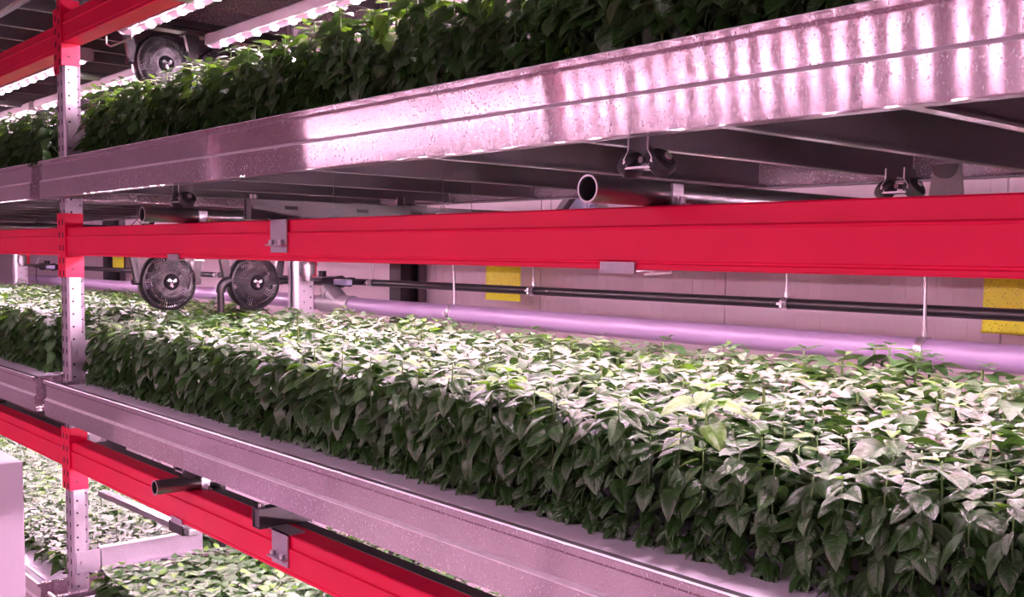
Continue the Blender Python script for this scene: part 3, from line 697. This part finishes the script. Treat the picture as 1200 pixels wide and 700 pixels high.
# ------------------------------------------------------------------ fans
def make_fan(loc, label, tilt=0.0):
    t = thing('hanging_fan', loc, label, 'fan', None); R = 0.122
    ring = [(R - .012, -0.045), (R - 0.004, -0.040), (R + .002, -0.010), (R + .002, 0.012), (R - .004, 0.024), (R - .012, 0.026), (R - .014, 0.020), (R - .010, 0.0), (R - .014, -0.04), (R - .012, -0.045)]
    MB().lathe(ring, (0, 0, 0), (1, 0, 0), 40).build('ring_guard', M['black'], t, True)
    g = MB()
    for k in range(72):
        a = 2 * PI * k / 72
        p = []
        for r_, xx, da in ((0.034, .038, 0), (0.070, .040, .10), (0.100, .034, .19), (0.116, .022, .24)):
            p.append((xx, r_ * math.cos(a + da), r_ * math.sin(a + da)))
        g.tube(p, 0.0021, 4, False)
    for rr, xx in ((0.060, .040), (0.090, .037)):
        g.tube([(xx, rr * math.cos(2 * PI * k / 36), rr * math.sin(2 * PI * k / 36)) for k in range(37)], 0.0016, 4, False)
    g.build('grille', M['black'], t)
    bg = MB()
    for k in range(56):
        a = 2 * PI * k / 56
        bg.tube([(-.040 if r_ > .05 else -.046, r_ * math.cos(a - da), r_ * math.sin(a - da)) for r_, da in ((.040, 0), (.080, .12), (.112, .22))], .0023, 4, False)
    for rr in (.062, .088): bg.tube([(-.043, rr * math.cos(2 * PI * k / 36), rr * math.sin(2 * PI * k / 36)) for k in range(37)], .0020, 4, False)
    bg.build('rear_grille', M['bladeblack'], t)
    hb = MB().lathe([(0, .046), (0.030, .045), (0.036, .038), (0.036, -.03), (0.0, -.035)], (0, 0, 0), (1, 0, 0), 24).build('hub', M['bladeblack'], t, True)
    lg = MB()
    for a in (0.3, 2.5, 4.4):
        lg.tube([(.0465, .004 * math.cos(a), .004 * math.sin(a)), (.0465, .016 * math.cos(a), .016 * math.sin(a)), (.0465, .019 * math.cos(a + .5), .019 * math.sin(a + .5))], 0.006, 6)
    lg.build('badge', M['bright'], hb, True)
    b0 = None
    for k in range(5):
        if b0 is None:
            b = MB(); vs = []
            for i in range(6):
                r_ = .034 + .072 * i / 5
                for s in (-1, 0, 1): an = s * (.30 + .12 * i / 5) + .12 * i / 5; vs.append((-.002 + s * .014, r_ * math.cos(an), r_ * math.sin(an)))
            b._add(vs, [(i * 3 + j, i * 3 + j + 1, i * 3 + j + 4, i * 3 + j + 3) for i in range(5) for j in range(2)])
            b0 = b.build('fan_blade', M['bladeblack'], t, True); o = b0
        else: o = b0.copy(); COL.objects.link(o); o.parent = t
        o.rotation_euler = (2 * PI * k / 5, 0, 0)
    MB().lathe([(0, -.085), (.040, -.08), (.046, -.06), (.046, -.035), (0, -.034)], (0, 0, 0), (1, 0, 0), 20).build('motor', M['bladeblack'], t, True)
    for s in (-1, 1):
        a = MB().prof([(s * .120 - .02, .0), (s * .120 + .02, -.01), (s * .150 + .012, .15), (s * .150 - .022, .15)], -.018, .006, 'X')
        a.tube([(-.014, s * .112, 0), (-.006, s * .150, 0)], .013, 10)
        a.build('bracket_arm', M['black'], t)
    MB().box((-.05, -.175, .148), (.03, .175, .160)).build('mount_plate', M['black'], t)
    c = MB().tube([(-.07, .03, -.03), (-.06, .07, -.12), (-.03, .10, -.15), (-.01, .12, -.17), (0, .135, -.20)], .003, 6)
    c.build('power_cord', M['black'], t)
    return t
fan = make_fan((-4.37, 1.81, H - 0.128), 'black round fan hanging below the middle beam, directly right of the post')
dup(fan, (-4.38, 2.215, H - 0.133), 'second black fan, partly behind the black elbow pipe')
dup(fan, (-4.37, 1.80, H + 0.785), 'upper black fan hanging under the ceiling trays, above the dark basil')
dup(fan, (-4.37, 2.07, H + 0.775), 'upper black fan mostly hidden behind basil leaves and lamp')
for z, yy, lab in ((H + .035, (1.63, 2.42), 'dark crossbar carrying the two fans below the middle beam'), (H + .948, (1.60, 2.42), 'dark crossbar carrying the two upper fans')):
    b = MB().box((-4.42, yy[0], z), (-4.33, yy[1], z + .03)); tag(b.build('fan_crossbar', M['black'], off=(-4.37, 2.0, z)), lab, 'crossbar')

# ------------------------------------------------------------------ pipes behind the tray
z = H - 0.242
pp = thing('drain_pipe', (-4.0, 2.68, z), 'long lilac-lit plastic drain pipe along the back of the basil tray', 'pipe'); L = pp.location
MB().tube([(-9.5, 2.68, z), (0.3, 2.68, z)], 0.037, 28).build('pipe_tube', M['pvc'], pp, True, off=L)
for xx in (-1.13, -5.55): MB().hollow((xx, 2.68, z), (xx + .34, 2.68, z), 0.0395, 0.004, 28).build('pipe_coupling', M['pvc'], pp, True, off=L)
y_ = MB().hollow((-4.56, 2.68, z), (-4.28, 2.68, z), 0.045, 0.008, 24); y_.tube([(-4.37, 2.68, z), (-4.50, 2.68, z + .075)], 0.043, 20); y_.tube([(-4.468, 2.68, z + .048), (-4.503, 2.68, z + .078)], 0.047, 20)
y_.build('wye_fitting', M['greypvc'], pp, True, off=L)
z2 = H - 0.134
bp = thing('irrigation_pipe', (-4.0, 2.76, z2), 'black irrigation pipe with a highlight, running above the lilac pipe', 'pipe'); L = bp.location
MB().tube([(-9.5, 2.76, z2), (0.3, 2.76, z2)], 0.0165, 20).build('pipe_tube', M['black'], bp, True, off=L)
for xx in (-5.4, -7.3): MB().hollow((xx, 2.76, z2), (xx + .08, 2.76, z2), 0.0215, 0.006, 20).build('pipe_coupling', M['black'], bp, True, off=L)
def hanger(x, y, zc_, r, label, group, lean):
    t = thing('pipe_hanger', (x, y, zc_), label, 'pipe hanger', group); L = t.location
    MB().tube([(x, y, zc_ + r), (x - lean, y - .01, zc_ + r + 0.28)], 0.0045, 8).build('threaded_rod', M['bright'], t, off=L)
    c = MB().hollow((x - .011, y, zc_), (x + .011, y, zc_), r + .0045, .004, 20); c.box((x - .009, y - r - .022, zc_ - .004), (x + .009, y - r - .002, zc_ + .004)); c.tube([(x, y - r - .014, zc_ - .012), (x, y - r - .014, zc_ + .012)], .0045, 6)
    c.tube([(x, y, zc_ + r), (x, y, zc_ + r + .018)], .007, 6)
    c.build('ring_clamp', M['bright'], t, True, off=L)
hanger(-3.487, 2.68, z, .037, 'white rod and clamp holding the lilac pipe left of the yellow trap', 'lilac pipe hangers', .0)
hanger(-1.407, 2.68, z, .037, 'white rod holding the lilac pipe beside the near yellow trap', 'lilac pipe hangers', .004)
for xx, lab in ((-4.235, 'small clamp on the black pipe next to the blue valve lever'), (-3.08, 'small clamp on the black pipe right of the left yellow trap'), (-1.905, 'silver clamp on the black pipe midway between the yellow traps'),
                (-5.9, 'far clamp on the black pipe in the left-hand bay')):
    hanger(xx, 2.76, z2, .0165, lab, 'black pipe hangers', -.006)

def feed_pipe(dx, key, label):
    zz = LEV[key] - 0.107; x = -4.37 + dx; yb = 2.742 if key == 'mid' else 2.70
    t = thing('feed_pipe', (x, 2.05, zz), label, 'pipe'); L = t.location
    MB().tube([(x, 2.085, zz), (x, yb, zz)], .0155, 16).build('pipe_tube', M['black'], t, True, off=L)
    MB().tube([(x, 2.05, zz - .03), (x, 2.05, zz - .36)], .0155, 16).build('drop_tube', M['black'], t, True, off=L)
    a = [(x, 2.05 + .042 * (1 - math.sin(q)), zz - .042 * (1 - math.cos(q))) for q in [PI / 2 * k / 8 for k in range(9)]]
    MB().tube([(x, 2.098, zz)] + a[::1] + [(x, 2.05, zz - .05)], .0215, 16).build('elbow', M['black'], t, True, off=L)
feed_pipe(0, 'mid', 'black feed pipe with an elbow, turning down beside the second fan')
feed_pipe(0, 'low', 'black feed pipe dropping beside the lowest basil under the red beam')
def valve(x, label):
    y = 2.70; t = thing('feed_valve', (x, y, z2), label, 'valve'); L = t.location
    b = MB().tube([(x - .10, y, z2), (x + .16, y, z2)], .0245, 14); b.box((x + .28, y - .055, z2 - .01), (x + .32, y + .03, z2 + .012)); b.tube([(x + .19, y, z2), (x + .26, y, z2)], .0225, 14); b.tube([(x - .14, y, z2), (x - .10, y, z2)], .030, 10); b.tube([(x + .155, y, z2), (x + .185, y, z2)], .030, 10); b.tube([(x, y, z2), (x, y, z2 + .05)], .022, 12)
    b.build('valve_body', M['black'], t, True, off=L)
    MB().box((x + .245, y - .085, z2 - .012), (x + .365, y - .050, z2 + .016), .006).build('lever', M['handle'], t, off=L)
    sx, sy = x + .375, 2.405
    c = MB().tube([(sx, sy, z2 + .035), (sx, sy, z2 + .085)], .034, 18); c.lathe([(.034, 0), (.028, .014), (0, .020)], (sx, sy, z2 + .085), (0, 0, 1), 18)
    c.tube([(sx, sy, z2 + .012), (sx, sy, z2 + .035)], .022, 12); c.tube([(sx, sy, z2 + .02), (x + .10, y - .02, z2 + .01)], .012, 10)
    c.build('solenoid', M['pipe'], t, True, off=L)
    MB().tube([(x - .20, y - .06, z2 + .012), (x - .05, y - .075, z2 + .012), (x - .01, y - .08, z2 + .022), (x + .03, y - .08, z2 + .05), (x + .09, y - .08, z2 + .085)], .0055, 8).build('white_hose', M['wire'], t, True, off=L)
    MB().tube([(x - .14, y - .04, z2 + .0), (x - .10, y - .06, z2 - .08), (x - .04, y - .05, z2 - .20)], .003, 6).build('signal_cable', M['black'], t, True, off=L)
    return t
valve(-4.60, 'valve cluster with pale blue lever and silver dome by the rear post')
valve(-4.60 - BAY, 'far valve cluster with pale parts in the left-hand bay, under the middle beam')

# yellow sticky traps
def trap(x0, x1, z0, z1, label):
    t = thing('sticky_trap', ((x0 + x1) / 2, 3.2, z0), label, 'insect trap', 'yellow sticky traps'); L = t.location
    MB().box((x0, 3.198, z0), (x1, 3.201, z1)).build('sheet', M['yellow'], t, off=L)
    MB().box((x0 - .002, 3.196, z0 - .001), (x1 + .002, 3.203, z0 + .006)).build('hem', M['yellow'], t, off=L)
    MB().tube([((x0 + x1) / 2, 3.2, z1 - .01), ((x0 + x1) / 2, 3.2, z1 + .12), ((x0 + x1) / 2, 3.33, z1 + .14)], .0015, 5).build('string', M['wire'], t, off=L)
trap(-3.913, -3.662, H - .208, H + .03, 'yellow sticky trap behind the black pipe, at the picture middle')
trap(-1.495, -1.245, H - .214, H + .03, 'yellow sticky trap with dark specks at the right edge, by the near hanger rod')
trap(-8.87, -8.62, H - .15, H + .06, 'tiny yellow sticky trap far back beside the perforated post')

# diagonal wall strut seen over the middle beam
sb = MB().prof([(-3.555, H + .16), (-3.515, H + .16), (-3.38, H + .285), (-3.425, H + .285)], 3.262, 3.30, 'Y')
t = tag(sb.build('wall_strut', M['darksteel'], off=(-3.45, 3.28, H + .2)), 'dark slanting strut on the back wall beside the open pipe mouth', 'strut')
MB().prof([(-3.50, H + .16), (-3.37, H + .16), (-3.29, H + .262), (-3.39, H + .278)], 3.302, 3.335, 'Y').build('base_plate', M['handle'], t, off=(-3.45, 3.28, H + .2))

# pale cabinet in the aisle, bottom left
cx1, cy1, cz1 = -3.615, 1.0, H - 0.692
cb = thing('aisle_cabinet', (cx1 - .35, .7, 0), 'plain lilac-grey metal cabinet corner in the aisle, lower left', 'cabinet'); L = cb.location
MB().box((cx1 - .7, .4, .06), (cx1, cy1, cz1), .004).build('body', M['cabinet'], cb, off=L)
MB().box((cx1 - .68, .42, 0), (cx1 - .02, cy1 - .02, .062)).build('plinth', M['darksteel'], cb, off=L)
MB().box((cx1 + .0, .44, .12), (cx1 + .004, cy1 - .04, cz1 - .17), .0015).build('door', M['cabinet'], cb, off=L)

# ------------------------------------------------------------------ the facing rack across the aisle (behind the camera) with its lit lamps
FY = -1.40
for key, nm in (('low', 'lower'), ('mid', 'middle'), ('top', 'upper')):
    up = 0.12 if key == 'top' else 0.0
    for sh in (0, -BAY):
        beam(XR0 + sh, XR1 + sh, FY, LEV[key] + up, '%s red beam of the facing rack across the aisle, %s bay' % (nm, 'near' if sh == 0 else 'far'), flip=-1)
        dup(tray, (TXR + sh, FY - 1.172, lv(key) + up), '%s tray of the facing rack across the aisle, %s bay' % (nm, 'near' if sh == 0 else 'far'))
        for q, y in enumerate({'top': (1.57, 1.93), 'mid': (1.57,), 'low': (1.57,)}[key]):
            for x in ((-4.24, -2.36, -0.48) if sh == 0 else (-8.0, -6.12)):
                place_lamp(x, FY - (y - PY), LEV[key] + up + 0.05, '%s LED lamp of the facing rack across the aisle' % nm, 'LED lamps of the facing rack, %s' % nm)
for sh in (0, 1, 2):
    f2 = dup(fr, (PX + BAY - sh * BAY, FY - 1.10, 0), 'galvanised upright of the facing rack, %s' % ('near end', 'between its bays', 'far end')[sh])
print('plants', CNT[0], 'objects', len(bpy.data.objects))
